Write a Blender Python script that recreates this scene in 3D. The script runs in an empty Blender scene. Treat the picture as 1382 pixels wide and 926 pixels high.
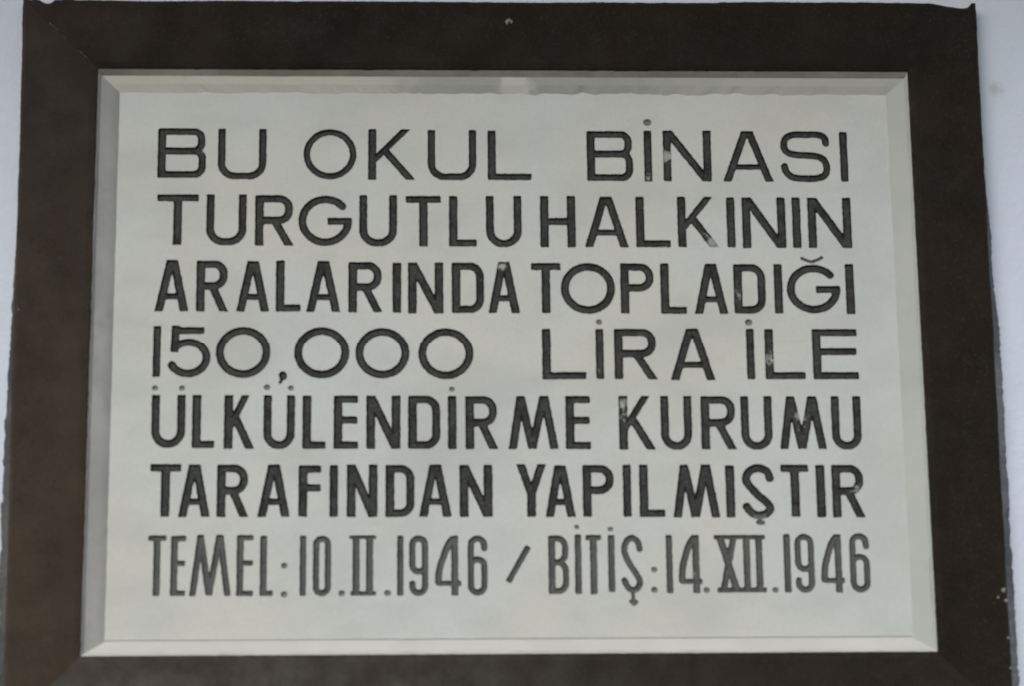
import bpy, math, random
import numpy as np
from mathutils import Vector, noise
from mathutils.geometry import delaunay_2d_cdt

R = math.radians
scene = bpy.context.scene
random.seed(7)

# ------------------------------------------------------------------ camera
cam_data = bpy.data.cameras.new('camera')
cam = bpy.data.objects.new('camera', cam_data)
scene.collection.objects.link(cam)
cam.location = (-0.14298, -3.40924, -0.86637)
cam.rotation_euler = (1.82360, 0.01105, -0.04046)
cam_data.sensor_width = 36.0
cam_data.lens = 36.0 * 3500 / 1382
cam_data.clip_start = 0.05
cam_data.clip_end = 500
scene.camera = cam
cam_data.dof.use_dof = True          # the photograph is focused a little behind the plaque: everything is slightly soft
cam_data.dof.focus_distance = 3.92
cam_data.dof.aperture_fstop = 2.8

# ------------------------------------------------------------------ light
SUN_AZ, SUN_EL = 28.0, 36.0          # degrees left of the wall's outward normal, elevation
world = bpy.data.worlds.new('World')
scene.world = world
world.use_nodes = True
wn, wl = world.node_tree.nodes, world.node_tree.links
wn.clear()
sky = wn.new('ShaderNodeTexSky')
sky.sky_type = 'NISHITA'
sky.sun_disc = False
sky.sun_elevation = R(SUN_EL)
sky.sun_rotation = R(180 + SUN_AZ)
bg = wn.new('ShaderNodeBackground')
bg.inputs['Strength'].default_value = 0.075
wo = wn.new('ShaderNodeOutputWorld')
wl.new(sky.outputs[0], bg.inputs['Color'])
wl.new(bg.outputs[0], wo.inputs['Surface'])

sun_d = bpy.data.lights.new('sun', 'SUN')
sun_d.energy = 1.3
sun_d.angle = R(50)
sun_d.color = (1.0, 0.96, 0.90)
sun = bpy.data.objects.new('sun', sun_d)
scene.collection.objects.link(sun)
d = Vector((-math.sin(R(SUN_AZ)) * math.cos(R(SUN_EL)), -math.cos(R(SUN_AZ)) * math.cos(R(SUN_EL)), math.sin(R(SUN_EL))))
sun.rotation_euler = d.to_track_quat('Z', 'Y').to_euler()

vs = scene.view_settings
scene.display_settings.display_device = 'sRGB'
vs.view_transform = 'Standard'
vs.look = 'None'
vs.gamma = 1.0
vs.exposure = 1.03

# ------------------------------------------------------------------ materials
class NT:
    """small helper to write node trees"""
    def __init__(s, name):
        s.m = bpy.data.materials.new(name)
        s.m.use_nodes = True
        s.n, s.l = s.m.node_tree.nodes, s.m.node_tree.links
        s.n.clear()
        s.out = s.n.new('ShaderNodeOutputMaterial')
        s.b = s.n.new('ShaderNodeBsdfPrincipled')
        s.l.new(s.b.outputs[0], s.out.inputs['Surface'])
        s.geo = s.n.new('ShaderNodeNewGeometry').outputs['Position']
    def mapped(s, scale):
        v = s.n.new('ShaderNodeMapping')
        v.inputs['Scale'].default_value = scale
        s.l.new(s.geo, v.inputs['Vector'])
        return v.outputs[0]
    def noise(s, scale, detail=3, rough=0.5, vec=None, dist=0.0):
        t = s.n.new('ShaderNodeTexNoise')
        t.inputs['Scale'].default_value = scale
        t.inputs['Detail'].default_value = detail
        t.inputs['Roughness'].default_value = rough
        t.inputs['Distortion'].default_value = dist
        s.l.new(vec if vec is not None else s.geo, t.inputs['Vector'])
        return t.outputs['Fac']
    def ramp(s, fac, lo, hi, a=0.0, b=1.0):
        t = s.n.new('ShaderNodeMapRange')
        t.interpolation_type = 'SMOOTHSTEP'
        for k, v in zip(('From Min', 'From Max', 'To Min', 'To Max'), (lo, hi, a, b)):
            t.inputs[k].default_value = v
        s.l.new(fac, t.inputs['Value'])
        return t.outputs[0]
    def mix(s, fac, a, b):
        t = s.n.new('ShaderNodeMix')
        t.data_type = 'RGBA'
        if isinstance(fac, float): t.inputs[0].default_value = fac
        else: s.l.new(fac, t.inputs[0])
        for sock, v in ((t.inputs[6], a), (t.inputs[7], b)):
            if isinstance(v, tuple): sock.default_value = (*v, 1)
            else: s.l.new(v, sock)
        return t.outputs[2]
    def math(s, op, a, b=0.0, c=None):
        t = s.n.new('ShaderNodeMath')
        t.operation = op
        for i, v in enumerate((a, b, c)):
            if v is None: continue
            if isinstance(v, (int, float)): t.inputs[i].default_value = v
            else: s.l.new(v, t.inputs[i])
        return t.outputs[0]
    def attr(s, name):
        t = s.n.new('ShaderNodeAttribute')
        t.attribute_name = name
        return t.outputs['Fac']
    def bump(s, h, strength, dist, prev=None):
        t = s.n.new('ShaderNodeBump')
        t.inputs['Strength'].default_value = strength
        t.inputs['Distance'].default_value = dist
        s.l.new(h, t.inputs['Height'])
        if prev is not None: s.l.new(prev, t.inputs['Normal'])
        return t.outputs[0]
    def done(s, color, rough, normal=None, spec=0.5):
        s.l.new(color, s.b.inputs['Base Color']) if not isinstance(color, tuple) else setattr(s.b.inputs['Base Color'], 'default_value', (*color, 1))
        if isinstance(rough, float): s.b.inputs['Roughness'].default_value = rough
        else: s.l.new(rough, s.b.inputs['Roughness'])
        s.b.inputs['Specular IOR Level'].default_value = spec
        if normal is not None: s.l.new(normal, s.b.inputs['Normal'])
        return s.m

def marble_color(t):
    big = t.ramp(t.noise(3.2, 3, 0.55, dist=0.6), 0.35, 0.65)
    c = t.mix(big, (0.482, 0.480, 0.438), (0.462, 0.492, 0.472))
    cloud = t.ramp(t.noise(7.0, 4, 0.6, vec=t.mapped((1.0, 1.0, 1.6))), 0.40, 0.70, 0.0, 0.42)
    c = t.mix(cloud, c, (0.36, 0.375, 0.355))
    vein = t.ramp(t.noise(2.3, 5, 0.6, vec=t.mapped((0.7, 1, 3.0)), dist=1.3), 0.52, 0.70, 0.0, 0.32)
    c = t.mix(vein, c, (0.35, 0.36, 0.34))
    grain = t.ramp(t.noise(240.0, 3, 0.75), 0.3, 0.75, 0.0, 0.26)
    return t.mix(grain, c, (0.33, 0.345, 0.33))

t = NT('marble')
c = marble_color(t)
nb = t.bump(t.noise(9.0, 2), 0.25, 0.004)
nb = t.bump(t.noise(240.0, 3, 0.6), 0.25, 0.0005, nb)
M_MARBLE = t.done(c, t.ramp(t.noise(6.0, 3), 0.3, 0.7, 0.48, 0.62), nb, 0.35)

t = NT('letter_paint')                                   # black paint in the cut letters, edge shade painted in darker, floor greyer
n1 = t.noise(190.0, 3, 0.65)
n2 = t.noise(42.0, 3, 0.6)
n3 = t.noise(340.0, 2, 0.75)
wear = t.math('ADD', t.attr('wear'), t.math('MULTIPLY', t.math('SUBTRACT', n1, 0.5), 1.3))
wear = t.math('ADD', wear, t.math('MULTIPLY', t.math('SUBTRACT', n3, 0.5), 0.5))
wear = t.ramp(wear, 0.36, 0.70)
floor = t.math('ADD', t.attr('floor'), t.math('MULTIPLY', t.math('SUBTRACT', n1, 0.5), 0.9))
floor = t.ramp(floor, 0.42, 0.95)
floor = t.math('MULTIPLY', floor, t.ramp(n2, 0.30, 0.60, 0.35, 1.0))
dark = t.mix(floor, (0.003, 0.004, 0.003), (0.036, 0.038, 0.034))
dark = t.mix(t.ramp(n3, 0.54, 0.70, 0.0, 0.6), dark, (0.085, 0.088, 0.082))
dark = t.mix(t.ramp(n3, 0.45, 0.30, 0.0, 0.8), dark, (0.005, 0.006, 0.005))
dark = t.mix(t.attr('fade'), dark, (0.20, 0.21, 0.20))
c = t.mix(t.math('MULTIPLY', wear, 0.66), dark, (0.45, 0.46, 0.43))
nb = t.bump(n1, 0.6, 0.0012)
nb = t.bump(n3, 0.5, 0.0006, nb)
M_LETTER = t.done(c, 0.72, nb, 0.25)

def plaster(name, base, other, dirt, gsc=1.0, rough=0.7):
    t = NT(name)
    c = t.mix(t.ramp(t.noise(8.0, 4, 0.6), 0.35, 0.65), base, other)
    c = t.mix(t.ramp(t.noise(26.0 * gsc, 4, 0.65), 0.52, 0.78, 0.0, 0.5), c, dirt)
    nb = t.bump(t.noise(30.0, 3), 0.35, 0.004)
    nb = t.bump(t.noise(300.0, 3, 0.6), 0.4, 0.0008, nb)
    return t.done(c, rough, nb, 0.3)

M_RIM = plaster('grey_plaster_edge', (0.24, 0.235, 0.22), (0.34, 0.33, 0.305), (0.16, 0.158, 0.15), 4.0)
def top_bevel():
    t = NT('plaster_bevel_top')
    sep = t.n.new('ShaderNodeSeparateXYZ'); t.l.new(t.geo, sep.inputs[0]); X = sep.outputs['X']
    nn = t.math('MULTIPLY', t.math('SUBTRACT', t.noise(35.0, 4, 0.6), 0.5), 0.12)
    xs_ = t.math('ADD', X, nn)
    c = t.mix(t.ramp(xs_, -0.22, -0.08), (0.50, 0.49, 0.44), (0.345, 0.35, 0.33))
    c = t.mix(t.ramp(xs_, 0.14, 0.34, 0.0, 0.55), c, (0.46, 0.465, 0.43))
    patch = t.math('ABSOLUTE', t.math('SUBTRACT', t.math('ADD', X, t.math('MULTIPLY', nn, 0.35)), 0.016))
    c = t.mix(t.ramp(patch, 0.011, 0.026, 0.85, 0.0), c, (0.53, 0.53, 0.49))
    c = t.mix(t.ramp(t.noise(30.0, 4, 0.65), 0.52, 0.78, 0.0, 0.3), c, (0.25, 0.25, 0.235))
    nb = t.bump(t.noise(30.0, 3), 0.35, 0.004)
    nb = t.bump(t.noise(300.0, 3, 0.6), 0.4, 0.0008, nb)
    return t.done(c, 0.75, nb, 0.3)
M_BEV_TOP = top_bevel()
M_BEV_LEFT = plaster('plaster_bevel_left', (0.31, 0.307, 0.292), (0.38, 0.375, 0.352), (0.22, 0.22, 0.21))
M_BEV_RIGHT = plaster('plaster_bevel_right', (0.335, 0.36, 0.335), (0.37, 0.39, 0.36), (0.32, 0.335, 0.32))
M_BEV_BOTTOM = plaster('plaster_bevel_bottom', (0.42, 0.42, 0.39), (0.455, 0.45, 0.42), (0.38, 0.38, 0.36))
M_MORTAR = plaster('mortar_edge', (0.035, 0.036, 0.037), (0.085, 0.084, 0.08), (0.015, 0.015, 0.015), 3.0, 0.8)
M_MORTAR_PALE = plaster('pale_mortar_edge', (0.12, 0.125, 0.125), (0.24, 0.24, 0.24), (0.04, 0.04, 0.04), 3.0, 0.8)
M_CHIP = plaster('bare_filler', (0.16, 0.155, 0.145), (0.26, 0.25, 0.24), (0.06, 0.058, 0.054), 8.0, 0.8)

def brown_paint(name, painted_sheen):
    t = NT(name)
    c = t.mix(t.ramp(t.noise(5.0, 4, 0.6), 0.36, 0.64), (0.0066, 0.0045, 0.0026), (0.0112, 0.0074, 0.0041))
    mott = t.ramp(t.noise(38.0, 4, 0.65), 0.45, 0.75, 0.0, 0.55)
    c = t.mix(mott, c, (0.0145, 0.012, 0.0090))
    sp = t.ramp(t.noise(330.0, 2, 0.6), 0.60, 0.76, 0.0, 0.4)
    c = t.mix(sp, c, (0.028, 0.026, 0.024))
    pit = t.ramp(t.noise(170.0, 2, 0.5), 0.70, 0.76, 0.0, 0.8)
    c = t.mix(pit, c, (0.006, 0.005, 0.004))
    # grey sheen painted into the colour, strength from the part's own attribute
    dn = t.math('MULTIPLY', t.attr('painted_sheen'), t.ramp(t.noise(22.0, 5, 0.65), 0.25, 0.75, 0.35, 1.25))
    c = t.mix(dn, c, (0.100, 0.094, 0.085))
    fn = t.math('MULTIPLY', t.attr('painted_light'), t.ramp(t.noise(16.0, 4, 0.6), 0.25, 0.75, 0.55, 1.2))  # warmer light towards the left, painted into the brown
    c = t.mix(fn, c, (0.056, 0.038, 0.025))
    gr_ = t.noise(330.0, 2, 0.75)
    c = t.mix(t.ramp(gr_, 0.55, 0.75, 0.0, 0.30), c, (0.055, 0.049, 0.042))
    c = t.mix(t.ramp(gr_, 0.45, 0.25, 0.0, 0.5), c, (0.003, 0.003, 0.002))
    nb = t.bump(t.noise(14.0, 3), 0.4, 0.003)
    nb = t.bump(t.noise(120.0, 4, 0.6), 0.35, 0.0010, nb)
    nb = t.bump(gr_, 0.4, 0.0006, nb)
    return t.done(c, t.ramp(t.noise(18.0, 4), 0.3, 0.7, 0.50, 0.66), nb, 0.09)
M_BROWN = brown_paint('brown_paint', 0)

t = NT('wall_paint')
c = t.mix(t.ramp(t.noise(2.2, 3, 0.5), 0.35, 0.65), (0.53, 0.59, 0.655), (0.55, 0.60, 0.705))
c = t.mix(t.ramp(t.noise(14.0, 4, 0.6), 0.5, 0.8, 0.0, 0.35), c, (0.50, 0.54, 0.55))
vd = t.n.new('ShaderNodeVectorMath'); vd.operation = 'DISTANCE'
t.l.new(t.geo, vd.inputs[0]); vd.inputs[1].default_value = (0.694, 0.022, 0.392)
st = t.math('ADD', vd.outputs['Value'], t.math('MULTIPLY', t.noise(90.0, 3), 0.022))
st = t.ramp(st, 0.012, 0.026, 0.40, 0.0)
c = t.mix(st, c, (0.22, 0.25, 0.24))
sc = t.ramp(t.noise(60.0, 3, 0.6, vec=t.mapped((1, 1, 0.4))), 0.70, 0.76, 0.0, 0.35)
c = t.mix(sc, c, (0.33, 0.37, 0.40))
nb = t.bump(t.noise(6.0, 3), 0.5, 0.012)
nb = t.bump(t.noise(120.0, 4, 0.65), 0.55, 0.0022, nb)
M_WALL = t.done(c, 0.62, nb, 0.3)

# ------------------------------------------------------------------ object helpers
def link(name, verts, faces, mat, parent=None, smooth=False, attrs=None):
    me = bpy.data.meshes.new(name)
    me.from_pydata([tuple(v) for v in verts], [], faces)
    me.materials.append(mat)
    if smooth: me.polygons.foreach_set('use_smooth', [True] * len(me.polygons))
    for k, vals in (attrs or {}).items():
        a = me.attributes.new(k, 'FLOAT', 'POINT')
        a.data.foreach_set('value', np.asarray(vals, dtype=np.float32))
    me.update()
    o = bpy.data.objects.new(name, me)
    scene.collection.objects.link(o)
    if parent is not None: o.parent = parent
    return o

def nz(x, y, z=0.0):
    return noise.noise(Vector((x, y, z)))

# ------------------------------------------------------------------ wall
WALL_Y = 0.022
def grid(x0, x1, z0, z1, nx, nz_, f):
    vs_, fs = [], []
    for j in range(nz_ + 1):
        for i in range(nx + 1):
            x = x0 + (x1 - x0) * i / nx; z = z0 + (z1 - z0) * j / nz_
            vs_.append((x, f(x, z), z))
    for j in range(nz_):
        for i in range(nx):
            a = j * (nx + 1) + i
            fs.append((a, a + 1, a + nx + 2, a + nx + 1))
    return vs_, fs
v, f = grid(-3.5, 3.5, -2.4, 2.2, 280, 184, lambda x, z: WALL_Y + 0.0012 * nz(x * 3, z * 3) + 0.0005 * nz(x * 12, z * 12, 4))
wall = link('wall', v, f, M_WALL, smooth=True)
wall['kind'] = 'structure'

# unseen slab added over the plaque, above the picture: keeps the high light off the upper part
def box(name, x0, x1, y0, y1, z0, z1, mat):
    P = [(x, y, z) for x in (x0, x1) for y in (y0, y1) for z in (z0, z1)]
    return link(name, P, [(0, 1, 3, 2), (4, 6, 7, 5), (0, 4, 5, 1), (2, 3, 7, 6), (0, 2, 6, 4), (1, 5, 7, 3)], mat)
shade_slab = box('shade_slab', -3.5, 3.5, -.95, WALL_Y + .05, 1.15, 1.30, M_WALL)
shade_slab['kind'] = 'structure'

# ------------------------------------------------------------------ plaque root
plaque = bpy.data.objects.new('wall_plaque', None)
plaque.empty_display_size = 0.1
scene.collection.objects.link(plaque)
plaque['label'] = 'white marble plaque with black capital letters, dark brown frame, on the blue wall'
plaque['category'] = 'plaque'

OX, OZ = 0.565, 0.4085               # inner edge of the brown frame
SX, SZT, SZB = 0.5367, 0.3800, 0.3888  # visible edge of the marble slab (half width, top, bottom)
SLAB_Y = 0.014

# ------------------------------------------------------------------ lettering: strokes -> distance field -> cut letters (mm)
TABLE = [
('B',-482.1,-414.6,327.4,255.1), ('U',-399.5,-331.5,326.9,253), ('O',-281.5,-207,327.3,252.6), ('K',-191.5,-124.9,327.1,252.8),
('U',-109.3,-40.8,326,252.5), ('L',-25.6,35.3,325.3,252.7), ('B',112.5,177.6,325,251.8), ('I',192.5,203.6,325.9,250.8),
('.',193,203.5,343.6,332.1), ('N',219.1,286.6,326.1,251.4), ('A',302,373.2,325.6,251.1), ('S',383.7,453.2,325.2,251.3),
('I',467.2,478.2,324.9,251.4), ('T',-481.2,-424,231.3,158.5), ('U',-413.7,-357.7,231.5,157.9), ('R',-346.6,-292.4,230.5,157.5),
('G',-287,-213,229.9,157.1), ('U',-203.9,-150.8,230.8,156.5), ('T',-139.4,-90.6,229.7,156.6), ('L',-79.8,-41.5,229.8,156.6),
('U',-29.2,21.1,230,155.6), ('H',46.1,95.4,230.1,155.7), ('A',107.3,168.5,229.1,155.7), ('L',178.7,226.8,229.2,155.8),
('K',236.6,294.7,229.3,155.9), ('I',305.1,316.8,228.3,155.5), ('N',326.6,387.5,228.4,154.8), ('I',396.4,408.4,228.5,154.9),
('N',418.2,479,228.1,154.9), ('A',-481.5,-435.3,137.3,64.2), ('R',-425.3,-380.8,136.4,63.8), ('A',-370.8,-325.5,135.8,63.8),
('L',-317,-282.9,136.5,63.8), ('A',-275.5,-228.6,135.9,63.3), ('R',-218,-170.5,134.4,62.7), ('I',-157.7,-145.5,133.7,62),
('N',-136.5,-87.8,133.7,61.1), ('D',-76.5,-31.5,133.8,61.6), ('A',-26.4,17.1,134.9,61.6), ('T',32.6,73.3,133.2,61.5),
('O',73.3,148.1,133.2,60.4), ('P',155.4,201.9,132.8,61.1), ('L',210.5,246.5,132.9,60.4), ('A',257.2,303.6,132.3,60.4),
('D',311.7,356.4,131.8,60.9), ('I',367.7,379.6,131.9,61.1), ('G',385.2,459.8,131.2,61.1), ('b',406.3,437.1,142.5,132.6),
('I',466.8,479.1,131.9,60), ('I',-481.9,-471.4,43.6,-29.1), ('5',-460,-403.9,42.2,-29.8), ('O',-397.2,-322.9,42.2,-30.8),
(',',-312.3,-300.3,-22.1,-39.1), ('O',-291.1,-216,41.7,-31.6), ('O',-208.1,-134.5,40.6,-31.7), ('O',-122.6,-47.2,40.2,-32.9),
('L',46.3,106.4,39.4,-33.1), ('I',119.6,130.7,39.4,-32.7), ('.',119.7,130.4,52.7,44.9), ('R',144.8,204.7,39.4,-33.2),
('A',221.4,283,39.8,-34.4), ('I',326.3,337.4,39.3,-33.4), ('.',325.7,336,53.1,43.8), ('L',351.6,406.8,38.9,-33.4),
('E',417.1,479.9,38.9,-33.5), ('U',-482.3,-435.7,-53.9,-127.1), ('.',-484,-471.9,-40.8,-48.2), ('.',-447.3,-435.8,-40.9,-48.3),
('L',-427.3,-396.9,-53.9,-127.6), ('K',-384.4,-342.6,-54.4,-128.8), ('U',-331.9,-288.5,-54.5,-128.9), ('.',-332.6,-321.6,-39.7,-48),
('.',-301.2,-288.5,-41.1,-48.5), ('L',-279,-247.5,-55.2,-129), ('E',-237,-203.6,-55.3,-129.1), ('N',-192.9,-146.6,-55.4,-129.3),
('D',-136.5,-92.4,-55.5,-129.4), ('I',-82.7,-70.9,-55.9,-129.9), ('.',-82.7,-71.1,-42.9,-50.1), ('R',-59.1,-14.1,-56.4,-130),
('M',-1,67.2,-56.1,-130.2), ('E',76.7,110.6,-56.2,-130.3), ('K',149.2,199.7,-56.3,-131.1), ('U',205.7,249.2,-56.4,-131.3),
('R',260.8,309.8,-56.9,-131), ('U',314.9,358.8,-57,-131.5), ('M',367.8,431.8,-57.1,-131), ('U',438.8,480.5,-57.2,-131.8),
('T',-481.7,-440.2,-149.3,-221.1), ('A',-443.7,-401.1,-150.1,-221.7), ('R',-392.4,-349.1,-150.2,-221.9), ('A',-338,-294.5,-150.3,-222),
('F',-283.4,-253.1,-151.5,-221.8), ('I',-241.9,-230.4,-151.2,-222.3), ('N',-218.8,-177.4,-150.6,-222.5), ('D',-166.9,-127.4,-151.2,-222.6),
('A',-121.9,-77.9,-150.9,-222.4), ('N',-67.5,-23,-151.5,-223), ('Y',8.5,49.9,-150.6,-222.8), ('A',47.8,88.8,-152.4,-223.4),
('P',98.3,141.1,-152.1,-223.1), ('I',152.7,164,-151.6,-223.3), ('L',174.8,209.4,-151.7,-223.8), ('M',220.1,283.4,-151.8,-224.6),
('I',291.7,304.1,-153,-224.8), ('S',313.9,357.5,-152.5,-226), ('c',329,344.8,-223.4,-235.6), ('T',366.8,405,-152.2,-224),
('I',414.5,427,-152.7,-225.2), ('R',435.9,480.9,-152.8,-225.3), ('T',-482.4,-457.7,-246.2,-327.8), ('E',-451.9,-431.7,-246.7,-327.9),
('M',-426.7,-371.4,-245.8,-328.1), ('E',-364.6,-342,-246,-328.4), ('L',-333.6,-316,-247.1,-328.5), ('.',-305.6,-296.5,-283.6,-291.8),
('.',-305.8,-296.5,-322.1,-330.5), ('I',-280.8,-272.1,-247.3,-328.7), ('0',-263.8,-238.5,-247.8,-328.8), ('.',-228.8,-220.5,-321,-329.4),
('J',-215.2,-178.9,-247.2,-328.5), ('.',-168,-159.5,-320.9,-329.3), ('I',-151.2,-142.7,-247.8,-328.7), ('9',-135.7,-109.3,-247.9,-328.8),
('4',-100.9,-65.6,-248.1,-329), ('6',-57.7,-30.2,-248.2,-328.6), ('/',-6.6,27.6,-262.8,-311.2), ('B',50.6,78.7,-248.2,-327.6),
('I',86.1,95.1,-247,-327.7), ('.',85.3,93.9,-233.8,-240.2), ('T',100.7,122,-247.7,-328.2), ('I',130.6,139.8,-247.8,-325.2),
('.',130.5,139.3,-236.6,-243.4), ('S',148.2,177.5,-247.3,-327), ('c',156.1,170.7,-326,-344.2), ('.',188.4,196.3,-290.8,-299.2),
('.',187.7,196.5,-318.3,-326.7), ('I',208.5,217.3,-248.1,-327.2), ('4',224.6,256.7,-248.2,-327.4), ('.',257.7,266.5,-319.1,-327.1),
('X',273.4,342.7,-248.5,-326.6), ('.',350.3,358.6,-319.5,-327.5), ('I',366.9,376.2,-247.6,-326.9), ('9',381.6,408.6,-247.7,-327),
('4',416.4,448.4,-247.9,-327.2), ('6',455.4,483.4,-246.9,-326.8)
]

def seg_sdf(X, Z, p, q, w):          # butt-ended bar
    px, pz = p; qx, qz = q
    L = math.hypot(qx - px, qz - pz) or 1e-6
    ux, uz = (qx - px) / L, (qz - pz) / L
    a = (X - px) * ux + (Z - pz) * uz - L / 2
    b = -(X - px) * uz + (Z - pz) * ux
    r = 1.2
    da = np.abs(a) - L / 2 + r; db = np.abs(b) - w / 2 + r
    return np.hypot(np.maximum(da, 0), np.maximum(db, 0)) + np.minimum(np.maximum(da, db), 0) - r

def path_sdf(X, Z, pts, w):          # round-jointed polyline
    D = np.full(X.shape, 1e9)
    for (px, pz), (qx, qz) in zip(pts, pts[1:]):
        dx, dz = qx - px, qz - pz
        L2 = dx * dx + dz * dz or 1e-9
        tt = np.clip(((X - px) * dx + (Z - pz) * dz) / L2, 0, 1)
        D = np.minimum(D, np.hypot(X - px - tt * dx, Z - pz - tt * dz))
    return D - w / 2

def arc(cx, cz, rx, rz, a0, a1, n=16):
    return [(cx + rx * math.cos(R(a0 + (a1 - a0) * i / n)), cz + rz * math.sin(R(a0 + (a1 - a0) * i / n))) for i in range(n + 1)]

def spline(P, n=6):
    out = []
    Q = [P[0]] + list(P) + [P[-1]]
    for i in range(1, len(Q) - 2):
        p0, p1, p2, p3 = Q[i - 1:i + 3]
        for k in range(n):
            u = k / n
            out.append(tuple(0.5 * (2 * p1[j] + (p2[j] - p0[j]) * u + (2 * p0[j] - 5 * p1[j] + 4 * p2[j] - p3[j]) * u * u + (3 * p1[j] - p0[j] - 3 * p2[j] + p3[j]) * u ** 3) for j in (0, 1)))
    out.append(P[-1])
    return out

def bowl(xs, xr, z0, z1, rr):
    r = min(rr, (z1 - z0) / 2)
    return [(xs, z1)] + arc(xr - r, z1 - r, r, r, 90, 0, 8) + arc(xr - r, z0 + r, r, r, 0, -90, 8) + [(xs, z0)]

def glyph(g, W, H, w, h):
    """bars, paths for a glyph in a W x H box; w, h = width of upright and level strokes"""
    B, P = [], []
    t = (w + h) / 2
    e = 2.0
    stem = lambda x: B.append(((x, -e), (x, H + e), w))
    bar = lambda z, x0=0, x1=W, ww=h: B.append(((x0, z), (x1, z), ww))
    if g in 'I': stem(W / 2)
    elif g == 'L': stem(w / 2); bar(h / 2)
    elif g == 'T': stem(W / 2); bar(H - h / 2)
    elif g == 'H': stem(w / 2); stem(W - w / 2); bar(H * .5)
    elif g == 'E': stem(w / 2); bar(h / 2); bar(H - h / 2, 0, W * .99); bar(H * .54, 0, W * .97)
    elif g == 'F': stem(w / 2); bar(H - h / 2); bar(H * .56, 0, W * .99)
    elif g == 'U':
        rx = min((W - w) / 2, H * .27); rz = min(rx * 1.05, H * .25)
        P.append(([(w / 2, H + e)] + arc(w / 2 + rx, h / 2 + rz, rx, rz, 180, 270, 10) + arc(W - w / 2 - rx, h / 2 + rz, rx, rz, 270, 360, 10) + [(W - w / 2, H + e)], t))
    elif g in 'BD':
        stem(w / 2)
        if g == 'D':
            P.append((bowl(w / 2, W - w / 2, h / 2, H - h / 2, min(W * .36, 15)), t))
        else:
            m = H * .54
            P.append((bowl(w / 2, W - w / 2 - .02 * W, m, H - h / 2, 11.5), t))
            P.append((bowl(w / 2, W - w / 2, h / 2, m, 11.5), t))
    elif g in 'PR':
        stem(w / 2)
        m = H * (.50 if g == 'R' else .51)
        P.append((bowl(w / 2, W - w / 2 - (.03 * W if g == 'R' else 0), m, H - h / 2, 14), t))
        if g == 'R': B.append(((W * .46, m + 3), (W - w * .42, -3), w * .92))
    elif g == 'O': P.append((arc(W / 2, H / 2, W / 2 - t / 2, H / 2 - t / 2, 0, 360, 48), t * (.90 if h < 9.7 and w > 10 else 1)))
    elif g == '0':
        r = (W - w) / 2
        P.append((arc(W / 2, H - h / 2 - r, r, r, 0, 180, 14) + arc(W / 2, h / 2 + r, r, r, 180, 360, 14) + [(W - w / 2, H - h / 2 - r)], t))
    elif g == 'G':
        rx, rz = W / 2 - t / 2, H / 2 - t / 2
        P.append((arc(W / 2, H / 2, rx, rz, 42, 356, 44), t))
        bar(H * .49, W * .54, W * .995, h)
    elif g == 'S':
        if W > 60:
            q = [(.925, .76), (.90, .87), (.78, .933), (.50, .935), (.25, .93), (.11, .85), (.075, .71), (.13, .59), (.30, .535), (.52, .525), (.75, .50), (.89, .41), (.925, .25), (.87, .12), (.70, .068), (.45, .062), (.25, .085), (.12, .17), (.075, .30)]
        else:
            q = [(.87, .75), (.80, .87), (.52, .94), (.25, .88), (.13, .74), (.24, .60), (.48, .44), (.74, .30), (.86, .19), (.74, .09), (.50, .055), (.27, .11), (.13, .22)]
        sx = lambda u: t / 2 + (W - t) * (u - .075) / .85 if W > 60 else t / 2 + (W - t) * (u - .13) / .74
        P.append((spline([(sx(a), b * H) for a, b in q]), t * (.95 if W > 60 else 1.0)))
    elif g == 'A':
        lw = w * 1.02
        a = w * .16
        B.append(((W / 2 - a + .6, H + 3), (lw * .50 - 1.0, -3), w * .95)); B.append(((W / 2 + a - .6, H + 3), (W - lw * .50 + 1.0, -3), w * .95))
        bar(H * .29, W * .22, W * .78, h * .86)
    elif g == 'N':
        stem(w / 2); stem(W - w / 2)
        B.append(((w * .40, H + 2), (W - w * .40, -2), w * .98))
    elif g == 'M':
        k = w * .95
        for p, q in (((k * .5 - .5, -3), (W * .26, H + 2)), ((W * .24, H + 3), (W * .475, 1)), ((W * .72, H + 3), (W * .475, 1)), ((W - k * .5 + .5, -3), (W * .715, H + 2))):
            B.append((p, q, k))
    elif g == 'K':
        stem(w / 2)
        B.append(((w * .55, H * .36), (W - w * .95, H + 3), w * .80))
        B.append(((w * .7 + (W - w * 1.6) * .28, H * .60), (W - w * .42, -3), w * .92))
    elif g == 'Y':
        B.append(((w * .45, H + 3), (W / 2, H * .42), w * .92)); B.append(((W - w * .45, H + 3), (W / 2, H * .42), w * .92))
        B.append(((W / 2, H * .5), (W / 2, -e), w))
    elif g == '5':
        B.append(((W * .06, H - h / 2), (W * .84, H - h / 2), h)); B.append(((W * .145, H + e), (W * .125, H * .49), w * .92))
        P.append((arc(W * .46, H * .385, W * .54 - t / 2, H * .385 - t / 2, 138, -152, 30), t))
    elif g == '6' or g == '9':
        r = (W - w) / 2; zl = H * .60
        pts = [(W - w / 2, H - h / 2 - r * 1.5)] + arc(W / 2, H - h / 2 - r, r, r, 0, 180, 12) + arc(W / 2, h / 2 + r, r, r, 180, 360, 12) + arc(W / 2, zl - r, r, r, 0, 150, 10)
        if g == '9': pts = [(W - x, H - z) for x, z in pts]
        P.append((pts, t))
    elif g == '4':
        stem_x = W * .75
        B.append(((stem_x, -e), (stem_x, H + e), w))
        bar(H * .205, w * .3, W, h * .95)
        P.append((spline([(stem_x, H - h * .3), (W * .52, H * .86), (W * .30, H * .62), (w / 2 + 1, H * .42), (w / 2, H * .22)]), w * .98))
    elif g == 'J':
        for u in (.257, .754): B.append(((W * u, 0), (W * u, H), w))
        bar(H - 2.4, 0, W, 5.4); bar(2.8, W * .06, W, 6.2)
    elif g == 'X':
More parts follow.
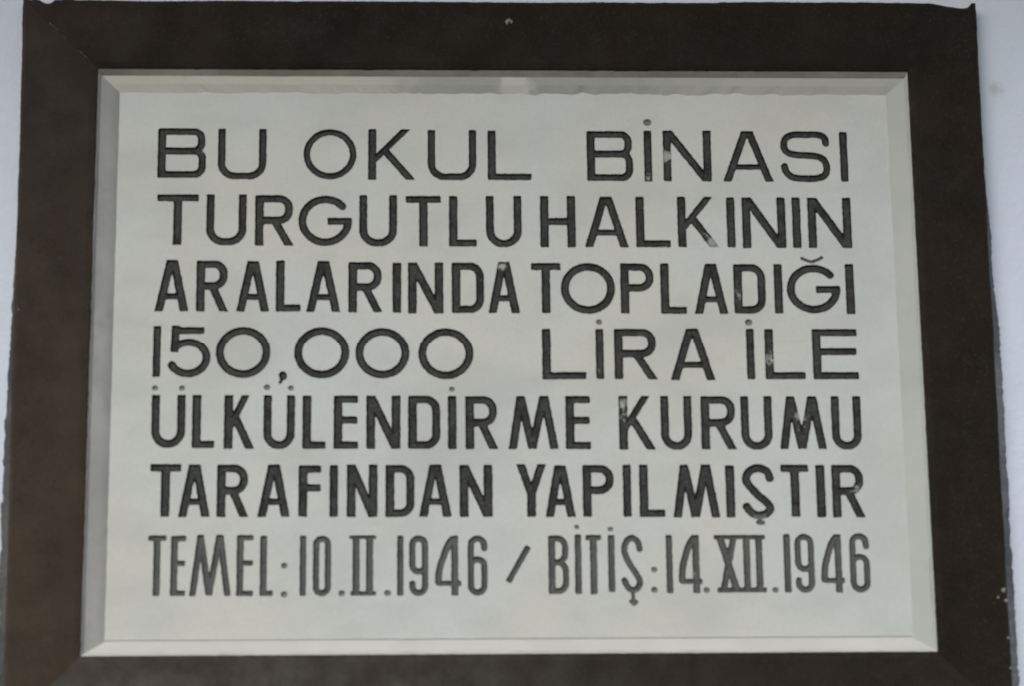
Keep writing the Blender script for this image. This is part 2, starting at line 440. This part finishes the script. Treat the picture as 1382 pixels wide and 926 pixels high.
        B.append(((W * .105, H), (W * .435, 0), w * 1.05)); B.append(((W * .395, H), (W * .155, 0), w * .95))
        for u in (.632, .873): B.append(((W * u, 0), (W * u, H), w))
        bar(H - 3.0, 0, W, 6.4); bar(3.4, W * .045, W, 7.0)
    elif g == '/': B.append(((w * .35, 0), (W - w * .35, H), w * .86))
    elif g == ',': P.append(([(W * .5, H * .72), (W * .55, H * .62)], min(W, 11))); P.append(([(W * .5, H * .5), (W * .22, H * .1)], 4.2))
    elif g == '.': P.append(([(W * .45, H * .5), (W * .55, H * .5)], min(W, H) * .98))
    elif g == 'b': P.append((spline([(1.5, H * .72), (W * .3, H * .42), (W * .5, H * .25), (W * .75, H * .5), (W - 1.5, H * .85)]), 4.6))
    elif g == 'c':
        B.append(((W * .48, H + 6), (W * .52, H * .3), 5.4)); P.append(([(W * .34, H * .34), (W * .74, H * .30)], 6.4))
        if H > 15: B.append(((W * .5, H * .5), (W * .56, H * .02), 5.4))
    return B, P

CLIP = set('ILTHEFAUNMKYBDPR4JX')

def rect_sdf(X, Z, x0, x1, z0, z1, r=1.6):
    da = np.abs(X - (x0 + x1) / 2) - (x1 - x0) / 2 + r; db = np.abs(Z - (z0 + z1) / 2) - (z1 - z0) / 2 + r
    return np.hypot(np.maximum(da, 0), np.maximum(db, 0)) + np.minimum(np.maximum(da, db), 0) - r

STEP = 1.35
def rag(x, z):
    return 0.35 * nz(x * .10, z * .10, 1.7) + 0.30 * nz(x * .42, z * .42, 9.1) + 0.70 * nz(x * 1.7, z * 1.7, 4.4)

def field(parts):
    x0 = min(p[1] for p in parts) - 4; x1 = max(p[2] for p in parts) + 4
    z1 = max(p[3] for p in parts) + 4; z0 = min(p[4] for p in parts) - 4
    xs = np.arange(x0, x1 + STEP, STEP); zs = np.arange(z0, z1 + STEP, STEP)
    X, Z = np.meshgrid(xs, zs)
    D = np.full(X.shape, 1e9)
    for g, a, b, tp, bt in parts:
        W, H = b - a, tp - bt
        last = tp < -240
        w = 9.5 if last else 11.2
        h = 7.6 if last else 9.6
        if tp > 320: w, h = 11.5, 9.6
        elif not last: w, h = 12.0, 10.3
        if -230 < tp < -140 or 50 < tp < 140 or -140 < tp < -50: w = 12.1
        if g == 'I' : w = max(W, w * .93)
        Bs, Ps = glyph(g, W, H, w, h)
        G = np.full(X.shape, 1e9)
        for p, q, ww in Bs: G = np.minimum(G, seg_sdf(X - a, Z - bt, p, q, ww))
        for pts, ww in Ps: G = np.minimum(G, path_sdf(X - a, Z - bt, pts, ww))
        if g in CLIP: G = np.maximum(G, rect_sdf(X, Z, a - (.6 if g in 'AMKNY' else 0), b + (.6 if g in 'AMKNYR' else 0), bt, tp))
        D = np.minimum(D, G)
    for j in range(D.shape[0]):
        for i in range(D.shape[1]):
            if abs(D[j, i]) < 4: D[j, i] += rag(X[j, i], Z[j, i])
    D[np.abs(D) < 1e-4] = 1e-4
    return xs, zs, D

def contours(xs, zs, D, lvl):
    V = D - lvl
    V = np.where(np.abs(V) < 1e-5, 1e-5, V)
    pts, nxt = {}, {}
    S = V < 0
    nj, ni = V.shape
    mixed = (S[:-1, :-1] ^ S[1:, :-1]) | (S[:-1, :-1] ^ S[:-1, 1:]) | (S[:-1, :-1] ^ S[1:, 1:]) | (S[:-1, 1:] ^ S[1:, 1:])
    def ept(j, i, hor):
        k = (j, i, hor)
        if k not in pts:
            if hor: a, b = V[j, i], V[j, i + 1]; tt = a / (a - b); tt = min(max(tt, .06), .94); pts[k] = (xs[i] + tt * STEP, zs[j])
            else: a, b = V[j, i], V[j + 1, i]; tt = a / (a - b); tt = min(max(tt, .06), .94); pts[k] = (xs[i], zs[j] + tt * STEP)
        return k
    # directed edges with the inside on the left, cell sides: 0 bottom 1 right 2 top 3 left
    tbl = {1: [(3, 0)], 2: [(0, 1)], 4: [(1, 2)], 8: [(2, 3)], 3: [(3, 1)], 6: [(0, 2)], 12: [(1, 3)], 9: [(2, 0)],
           7: [(3, 2)], 14: [(0, 3)], 13: [(1, 0)], 11: [(2, 1)], 5: [(3, 0), (1, 2)], 10: [(0, 1), (2, 3)]}
    for j, i in zip(*np.nonzero(mixed)):
        code = S[j, i] * 1 + S[j, i + 1] * 2 + S[j + 1, i + 1] * 4 + S[j + 1, i] * 8
        for a, b in tbl[int(code)]:
            ks = []
            for sd in (a, b):
                ks.append(ept(j, i, True) if sd == 0 else ept(j, i + 1, False) if sd == 1 else ept(j + 1, i, True) if sd == 2 else ept(j, i, False))
            nxt[ks[0]] = ks[1]
    loops = []
    while nxt:
        k0 = next(iter(nxt)); k = k0; lp = []
        while k in nxt:
            lp.append(pts[k]); k = nxt.pop(k)
        if len(lp) > 6: loops.append(lp)
    return loops

def sample(fl, x, z):
    xs, zs, D = fl
    i = (x - xs[0]) / STEP; j = (z - zs[0]) / STEP
    if i < 0 or j < 0 or i >= D.shape[1] - 1 or j >= D.shape[0] - 1: return 9.0
    a, b = int(i), int(j); u, v_ = i - a, j - b
    return (D[b, a] * (1 - u) + D[b, a + 1] * u) * (1 - v_) + (D[b + 1, a] * (1 - u) + D[b + 1, a + 1] * u) * v_

# group dots, breve and cedillas with their letters
groups = []
pend = list(TABLE)
lone = []
for it in pend:
    if it[0] in '.bc': lone.append(it)
    else: groups.append([it])
for it in lone:
    cx = (it[1] + it[2]) / 2
    best = None
    for gr in groups:
        m = gr[0]
        if m[0] in 'IUGS' and m[1] - 2 <= cx <= m[2] + 2:
            if it[0] == 'c': ok = abs(it[3] - m[4]) < 8
            else: ok = 0 < it[4] - m[3] < 10.5 or (it[0] == 'b' and abs(it[4] - m[3]) < 6)
            if ok: best = gr
    if best: best.append(it)
    else: groups.append([it])

WORN = [(223.4, 288.6, 8, 1.0), (217.5, 299.4, 5, .6), (287, 164, 9, .85), (278, 175, 6, .55), (-6.6, 129, 6, .9), (317.4, 87, 12, .42), (317, 100, 8, .35), (357.2, -3.5, 12, .62), (154, -66.6, 9, .65),
        (156, -85, 9, .5), (397.7, -85, 7, .85), (398, -100, 9, .35), (197, 257, 7, .55), (-419.9, 296, 7, .5), (243.9, -300.8, 7, .5), (470.5, -187, 8, .6), (124.2, -22, 6, .5),
        (185, -100, 6, .4), (466, -80, 8, .15), (297, -318, 14, .3), (293, -262, 10, .3), (386, -305, 9, .4), (335, -215, 6, .25)]

def wear_at(x, z):
    s = 0.0
    for a, b, r, k in WORN:
        d2 = math.hypot(x - a, z - b) / r
        if d2 < 1.6: s = max(s, k * max(0.0, 1 - d2 / 1.6) ** .6)
    return s

slab = link('marble_slab', [(0, 0, 0)], [], M_MARBLE, plaque)   # mesh replaced below
slab_loops, fields = [], []
MARK = {'.': 'dot', ',': 'comma', '/': 'slash'}
for gr in groups:
    fl = field(gr)
    fields.append(fl)
    l0 = contours(*fl, 0.0); l1 = contours(*fl, -1.3); l2 = contours(*fl, -3.0)
    slab_loops += l0
    vv, ee, dep = [], [], []
    for lps, dp in ((l0, 0.0), (l1, 2.1), (l2, 3.1)):
        for lp in lps:
            b0 = len(vv)
            if dp > 0: lp = lp[::2] if len(lp) > 14 else lp
            vv += [Vector(p) for p in lp]; dep += [dp] * len(lp)
            ee += [(b0 + k, b0 + (k + 1) % len(lp)) for k in range(len(lp))]
    V2, _, F2, ov, _, _ = delaunay_2d_cdt(vv, ee, [], 0, 1e-4)
    tz = gr[0][3]
    last = tz < -240
    fade_v = 0.0
    verts, wr, fd, fo = [], [], [], []
    for p, src in zip(V2, ov):
        dp = dep[src[0]] if src else 2.1
        x, z = p.x, p.y
        dd = dp * .9 * (1 + .25 * nz(x * .2, z * .2, 3)) if dp else 0
        verts.append((x / 1000, SLAB_Y + dd / 1000, z / 1000))
        wr.append(wear_at(x, z)); fo.append(0.0 if dp == 0 else .25 if dp < 2.5 else 1.0)
        fdv = 0.27 if last else 0.0
        for m in gr:
            if m[0] in '.bc' and m[1] - 1 <= x <= m[2] + 1 and m[4] - 1 <= z <= m[3] + 1:
                fdv = 0.72 if m[0] == '.' else 0.40
        if tz > 200: fdv = 0.0 if fdv == 0 else fdv
        fd.append(min(1, fdv + .10 * nz(x * .03, z * .03, 6)) if fdv else 0.0)
    faces = []
    for fc in F2:
        cx = sum(V2[k].x for k in fc) / 3; cz = sum(V2[k].y for k in fc) / 3
        if sample(fl, cx, cz) < 0: faces.append(tuple(fc))
    g0 = gr[0][0]
    nm = MARK.get(g0, 'digit' if g0 in '0123456789' else 'numeral' if g0 in 'JX' else 'letter')
    o = link(nm, verts, faces, M_LETTER, slab, attrs={'wear': wr, 'fade': fd, 'floor': fo})
    if max(wr) > .55 and nm == 'letter': o['label'] = 'cut letter with its black paint worn away in one spot'

# slab face: one sheet with the letters cut out of it
vv, ee = [], []
NX, NZ = 44, 32
bx0, bx1, bz0, bz1 = -548.0, 548.0, -386.3, 392.0
ring = [(bx0 + (bx1 - bx0) * i / NX, bz0) for i in range(NX)] + [(bx1, bz0 + (bz1 - bz0) * i / NZ) for i in range(NZ)] + \
       [(bx1 - (bx1 - bx0) * i / NX, bz1) for i in range(NX)] + [(bx0, bz1 - (bz1 - bz0) * i / NZ) for i in range(NZ)]
for lp in [ring] + slab_loops:
    b0 = len(vv)
    vv += [Vector(p) for p in lp]
    ee += [(b0 + k, b0 + (k + 1) % len(lp)) for k in range(len(lp))]
V2, _, F2, OV, _, _ = delaunay_2d_cdt(vv, ee, [], 0, 1e-4)
boxes = [(fl[0][0], fl[0][-1], fl[1][0], fl[1][-1], fl) for fl in fields]
faces = []
for fc in F2:
    cx = sum(V2[k].x for k in fc) / 3; cz = sum(V2[k].y for k in fc) / 3
    inside = False
    for a, b, c_, d_, fl in boxes:
        if a < cx < b and c_ < cz < d_ and sample(fl, cx, cz) < 0:
            inside = True; break
    if not inside: faces.append(tuple(fc))
verts = [(p.x / 1000, SLAB_Y, p.y / 1000) for p in V2]
nring = len(ring)
# slab edge going back into the wall
base = len(verts)
ringv = [(x / 1000, SLAB_Y + 0.03, z / 1000) for x, z in ring]
key = {}
for k, src in enumerate(OV):
    for q in src: key[q] = k
idx = [key[q] for q in range(nring)]
verts += ringv
for k in range(nring):
    n_ = (k + 1) % nring
    faces.append((idx[k], base + k, base + n_, idx[n_]))
me = bpy.data.meshes.new('marble_slab')
me.from_pydata(verts, [], faces); me.materials.append(M_MARBLE); me.update()
slab.data = me

# ------------------------------------------------------------------ bevel strips round the slab
# corners: outer (at frame), step (foot of the steep rim), inner (on the slab)
def ring_pts(hx, zt, zb): return [(-hx, zt), (hx, zt), (hx, -zb), (-hx, -zb)]
O_ = ring_pts(OX, OZ, OZ)
S_ = ring_pts(OX - 0.0035, OZ - 0.0072, OZ - 0.0035)
I_ = ring_pts(SX, SZT, SZB)
def lerp(a, b, u): return tuple(x + (y - x) * u for x, y in zip(a, b))
sides = {'top': (0, 1), 'right': (1, 2), 'bottom': (3, 2), 'left': (0, 3)}
def strip(name, side, rows, mat, parent, n=160, rough_=None, smooth=False):
    """rows: list of (corner list, y, jitter across, jitter depth)"""
    a, b = sides[side]
    vs_, fs = [], []
    hor = side in ('top', 'bottom')
    for r, (C_, y, jx, jy) in enumerate(rows):
        p, q = C_[a], C_[b]
        for i in range(n + 1):
            u = i / n
            x, z = lerp(p, q, u)
            s_ = x if hor else z
            env = min(1, u * 12, (1 - u) * 12)
            o_ = jx * env * (1.1 * nz(s_ * 60, r * 3.1, len(side)) + .7 * nz(s_ * 210, r, 5) + .9 * nz(s_ * 14, r, 8))
            dy = jy * env * (nz(s_ * 45, r * 1.7, 11 + len(side)) + nz(s_ * 9, r, 2))
            if hor: z += o_
            else: x += o_
            vs_.append((x, y + dy, z))
    for r in range(len(rows) - 1):
        for i in range(n):
            k = r * (n + 1) + i
            fs.append((k, k + 1, k + n + 2, k + n + 1))
    return link(name, vs_, fs, mat, parent, smooth=smooth)

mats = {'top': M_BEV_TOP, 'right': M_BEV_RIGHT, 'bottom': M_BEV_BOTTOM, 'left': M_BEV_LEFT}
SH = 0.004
for sd in ('top', 'right', 'bottom', 'left'):
    mid = [lerp(s_, i_, .5) for s_, i_ in zip(S_, I_)]
    back = [lerp(i_, (0, 0), .004) for i_ in I_]
    near = [(x, z + (.0028 if z < 0 else 0)) for x, z in I_]
    rws = {k: [(S_, .0058 if k == 'top' else .0038, .0002, 0), (mid, .0090, 0, .0005), (I_, SLAB_Y - .0003, .0005, .0001), (back, SLAB_Y + .002, .0004, 0)] for k in sides}
    rws['top'][2] = (I_, SLAB_Y - .0003, .0026, .0001); rws['top'][3] = (back, SLAB_Y + .002, .0026, 0)
    rws['bottom'][2] = (I_, SLAB_Y - .0004, .0004, .0002); rws['bottom'][3] = (near, SLAB_Y + .0022, .0003, 0)
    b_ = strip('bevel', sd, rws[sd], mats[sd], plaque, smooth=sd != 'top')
    lab = {'top': 'shaded upper bevel with a ragged lower edge of plaster', 'left': 'grey left bevel', 'bottom': 'bright lower bevel catching the light', 'right': 'pale right bevel'}[sd]
    b_['label'] = lab
    O2 = [lerp(o_, (0, 0), -.004) for o_ in O_]
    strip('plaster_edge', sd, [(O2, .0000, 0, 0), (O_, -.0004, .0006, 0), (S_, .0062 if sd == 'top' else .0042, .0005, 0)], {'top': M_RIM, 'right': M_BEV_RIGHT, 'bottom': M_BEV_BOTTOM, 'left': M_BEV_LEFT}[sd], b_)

# ------------------------------------------------------------------ brown frame: four mitred boards
FX, FT, FB = 0.6655, 0.5085, 0.5060
F_ = [(-.6720, .5105), (.6670, .5118), (.6612, -FB), (-.6628, -FB)]
def outer_off(side, s_, u=None):
    """slow unevenness of the outer edge, metres outward; nothing at the mitres so the boards meet"""
    o_ = .0011 * nz(s_ * 11, 3.3, len(side)) + .0006 * nz(s_ * 60, 1.1, len(side)) + .0006 * nz(s_ * 170, 1.1, 7)
    if side == 'top':
        if s_ > .60: o_ -= .0085 * min(1, (s_ - .60) / .045) * max(0, min(1, (.662 - s_) / .008))
        if -.648 < s_ < -.628: o_ -= .0060 * math.sin(math.pi * (s_ + .648) / .020) ** .7
        if -.60 < s_ < .3: o_ -= .0012
    return o_ * min(1, (.665 - abs(s_)) / .006 if side in ('top', 'bottom') else (.505 - abs(s_)) / .006) if abs(s_) < (.665 if side in ('top', 'bottom') else .505) else 0.0
def outer_x(side, z):
    u = (F_[0][1] - z) / (F_[0][1] + FB)
    return (.6720 - .0092 * u if side == 'left' else .6670 - .0058 * u) + outer_off(side, z)

def board(side, n=240):
    a, b = sides[side]
    hor = side in ('top', 'bottom')
    sg = 1 if side in ('top', 'right') else -1
    rows = [(0.0, .0030, 0), (0.0, -.0002, 0), (.008, -.0010, 0), (.03, -.0018, 0), (.10, -.0028, 0), (.95, -.0055, 1), (.985, -.0050, 1), (1.0, -.0036, 1), (1.0, .024, 1)]
    vs_, fs, du, fa = [], [], [], []
    for r, (u_, y, ko) in enumerate(rows):
        C_ = [lerp(p, q, u_) for p, q in zip(O_, F_)]
        p, q = C_[a], C_[b]
        for i in range(n + 1):
            u = i / n
            gap = .00005
            x, z = lerp(p, q, u)
            s_ = x if hor else z
            L_ = (abs(q[0] - p[0]) + abs(q[1] - p[1]))
            # butt the mitres with a hair gap
            if i == 0: sh = gap
            elif i == n: sh = -gap
            else: sh = 0
            if hor: x += sh
            else: z -= sh
            j = .00035 * nz(s_ * 80, r * 2.0, 3 + len(side)) + .0002 * nz(s_ * 300, 1, 2) if r < 5 else 0
            o_ = outer_off(side, s_) if ko else 0
            if hor: z += sg * (o_ + j)
            else: x += sg * (o_ + j)
            dy = .0008 * nz(s_ * 8, u_ * 4, len(side)) if 1 < r < 7 else 0
            vs_.append((x, y + dy, z))
            if side == 'bottom': dv = (.36 + .45 * max(0, 1 - (x + .62) / 1.0)) * (0.35 + .65 * min(1, u_ * 2.4)) * (.0 if x > .35 else min(1, (.35 - x) / .5)) + .06  # sheen put into the colour, strongest at lower left
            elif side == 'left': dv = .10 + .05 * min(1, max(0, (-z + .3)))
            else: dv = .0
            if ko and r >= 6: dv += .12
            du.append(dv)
            fa.append({'left': .32 + .38 * min(1, max(0, (.25 - z) / .6)) - .12 * max(0, (z - .3) / .2), 'bottom': .12 * max(0, min(1, (-.1 - x) / .4)) + .1, 'top': .22 * max(0, min(1, (-.35 - x) / .3)) + .04, 'right': .06}[side])  # brighter light on the left side, put into the colour
    for r in range(len(rows) - 1):
        for i in range(n):
            k = r * (n + 1) + i
            fs.append((k, k + 1, k + n + 2, k + n + 1))
    o = link('frame_board', vs_, fs, M_BROWN, plaque, smooth=False, attrs={'painted_sheen': du, 'painted_light': fa})
    o['label'] = {'top': 'top frame board, darkest brown', 'bottom': 'bottom frame board with painted grey sheen', 'left': 'left frame board, light painted in as warmer brown', 'right': 'right frame board, dark brown'}[side]
    return o
boards = {sd: board(sd) for sd in ('top', 'right', 'bottom', 'left')}

# rough mortar and spilled paint between the frame's outer edge and the wall, wider lower down
def edge_strip(side, n=420):
    a, b = sides[side]
    sg = 1 if side == 'right' else -1
    vs_, fs = [], []
    z0, z1 = FT - .004, -FB
    rows = 5
    for r in range(rows):
        for i in range(n + 1):
            u = i / n
            z = z0 + (z1 - z0) * u
            wd = .0050 + .0110 * max(0, min(1, (.30 - z) / .30)) if side == 'right' else .0015 + .0115 * max(0, min(1, (.30 - z) / .45))
            wd *= 1 + .20 * nz(z * 14, 2, len(side)) + .13 * nz(z * 60, 7, len(side)) + .09 * nz(z * 200, 4, 1)
            if side == 'left' and -.34 < z < -.20: wd *= 1.15
            base_ = outer_x(side, z)
            t_ = r / (rows - 1)
            xx = base_ - .0015 + (wd + .0015) * t_
            y = -.0030 + (.0262) * t_ ** (1.6 if side == 'left' else 1.0) + (.0012 * nz(z * 45, r * .6, 5) + .0009 * nz(z * 130, r * .8, 8)) * (0 < t_ < 1)
            vs_.append((sg * xx, y, z))
    for r in range(rows - 1):
        for i in range(n):
            k = r * (n + 1) + i
            fs.append((k, k + 1, k + n + 2, k + n + 1))
    o = link('mortar_edge', vs_, fs, M_MORTAR if side == 'left' else M_MORTAR_PALE, boards[side])
    return o
edge_strip('left'); edge_strip('right')

# crumbs of plaster stuck to the right edge, low down
def crumb(x, y, z, s_, mat, parent, name='plaster_crumb'):
    vs_, fs = [], []
    n, m = 8, 5
    for j in range(m + 1):
        th = math.pi * j / m
        for i in range(n):
            ph = 2 * math.pi * i / n
            k = 1 + .5 * nz(i * 1.3 + x * 99, j * 1.7, z * 77)
            vs_.append((x + s_ * k * math.sin(th) * math.cos(ph), y - s_ * .45 * k * math.sin(th) * math.sin(ph), z + s_ * k * math.cos(th)))
    for j in range(m):
        for i in range(n):
            fs.append((j * n + i, j * n + (i + 1) % n, (j + 1) * n + (i + 1) % n, (j + 1) * n + i))
    return link(name, vs_, fs, mat, parent)
for x, z, s_ in ((.6575, -.328, .0030), (.6495, -.3375, .0016), (.6600, -.342, .0022), (.6600, -.392, .0016), (.6606, -.432, .0014)):
    crumb(x, -.0052, z, s_, M_CHIP, boards['right'])
for k in range(26):
    z = .20 - .62 * random.random()
    crumb(-.6665 + .003 * random.random() + .0055 * max(0, min(1, (.45 - z) / .9)), -.0046, z, .0005 + .0010 * random.random(), M_CHIP, boards['left'])

# nail in the middle of the top board, with a ring of bare filler
cx_, cz_ = .0053, .4789
crumb(cx_ - .0022, -.0050, cz_ + .0003, .0030, M_CHIP, boards['top'], 'filler_patch')
crumb(cx_ + .0030, -.0050, cz_ + .0006, .0026, M_CHIP, boards['top'], 'filler_patch')
crumb(cx_ + .0003, -.0050, cz_ + .0035, .0022, M_CHIP, boards['top'], 'filler_patch')
crumb(cx_ + .0005, -.0054, cz_ - .0006, .0020, M_BROWN, boards['top'], 'nail')

# pale scratch along the upper left mitre, a broken line of tiny flakes
for k in range(34):
    u0 = .12 + .55 * (k / 34) ** 1.1
    if random.random() < .35 or (.26 < u0 < .32) or (.48 < u0 < .52): continue
    p = lerp(O_[0], F_[0], u0)
    ln_ = .0008 + .0016 * random.random(); ww = .00018 + .00030 * random.random()
    a_ = math.atan2(F_[0][1] - O_[0][1], F_[0][0] - O_[0][0]) + .15 * (random.random() - .5)
    ca, sa = math.cos(a_), math.sin(a_)
    ox, oz = .0006 * (random.random() - .5) - .0004, .0006 * (random.random() - .5)
    y0 = -.0030 - .0028 * u0 - .0010
    q = [(p[0] + ox + ca * e_ * ln_ - sa * f_ * ww, p[1] + oz + sa * e_ * ln_ + ca * f_ * ww) for e_, f_ in ((-1, 0), (-.3, 1), (.6, .7), (1, 0), (.4, -1), (-.6, -.6))]
    vs_ = [(x, y0, z) for x, z in q] + [(x, y0 + .0012, z) for x, z in q]
    link('paint_flake', vs_, [tuple(range(6))] + [(i, (i + 1) % 6, (i + 1) % 6 + 6, i + 6) for i in range(6)], M_CHIP, boards['left'])
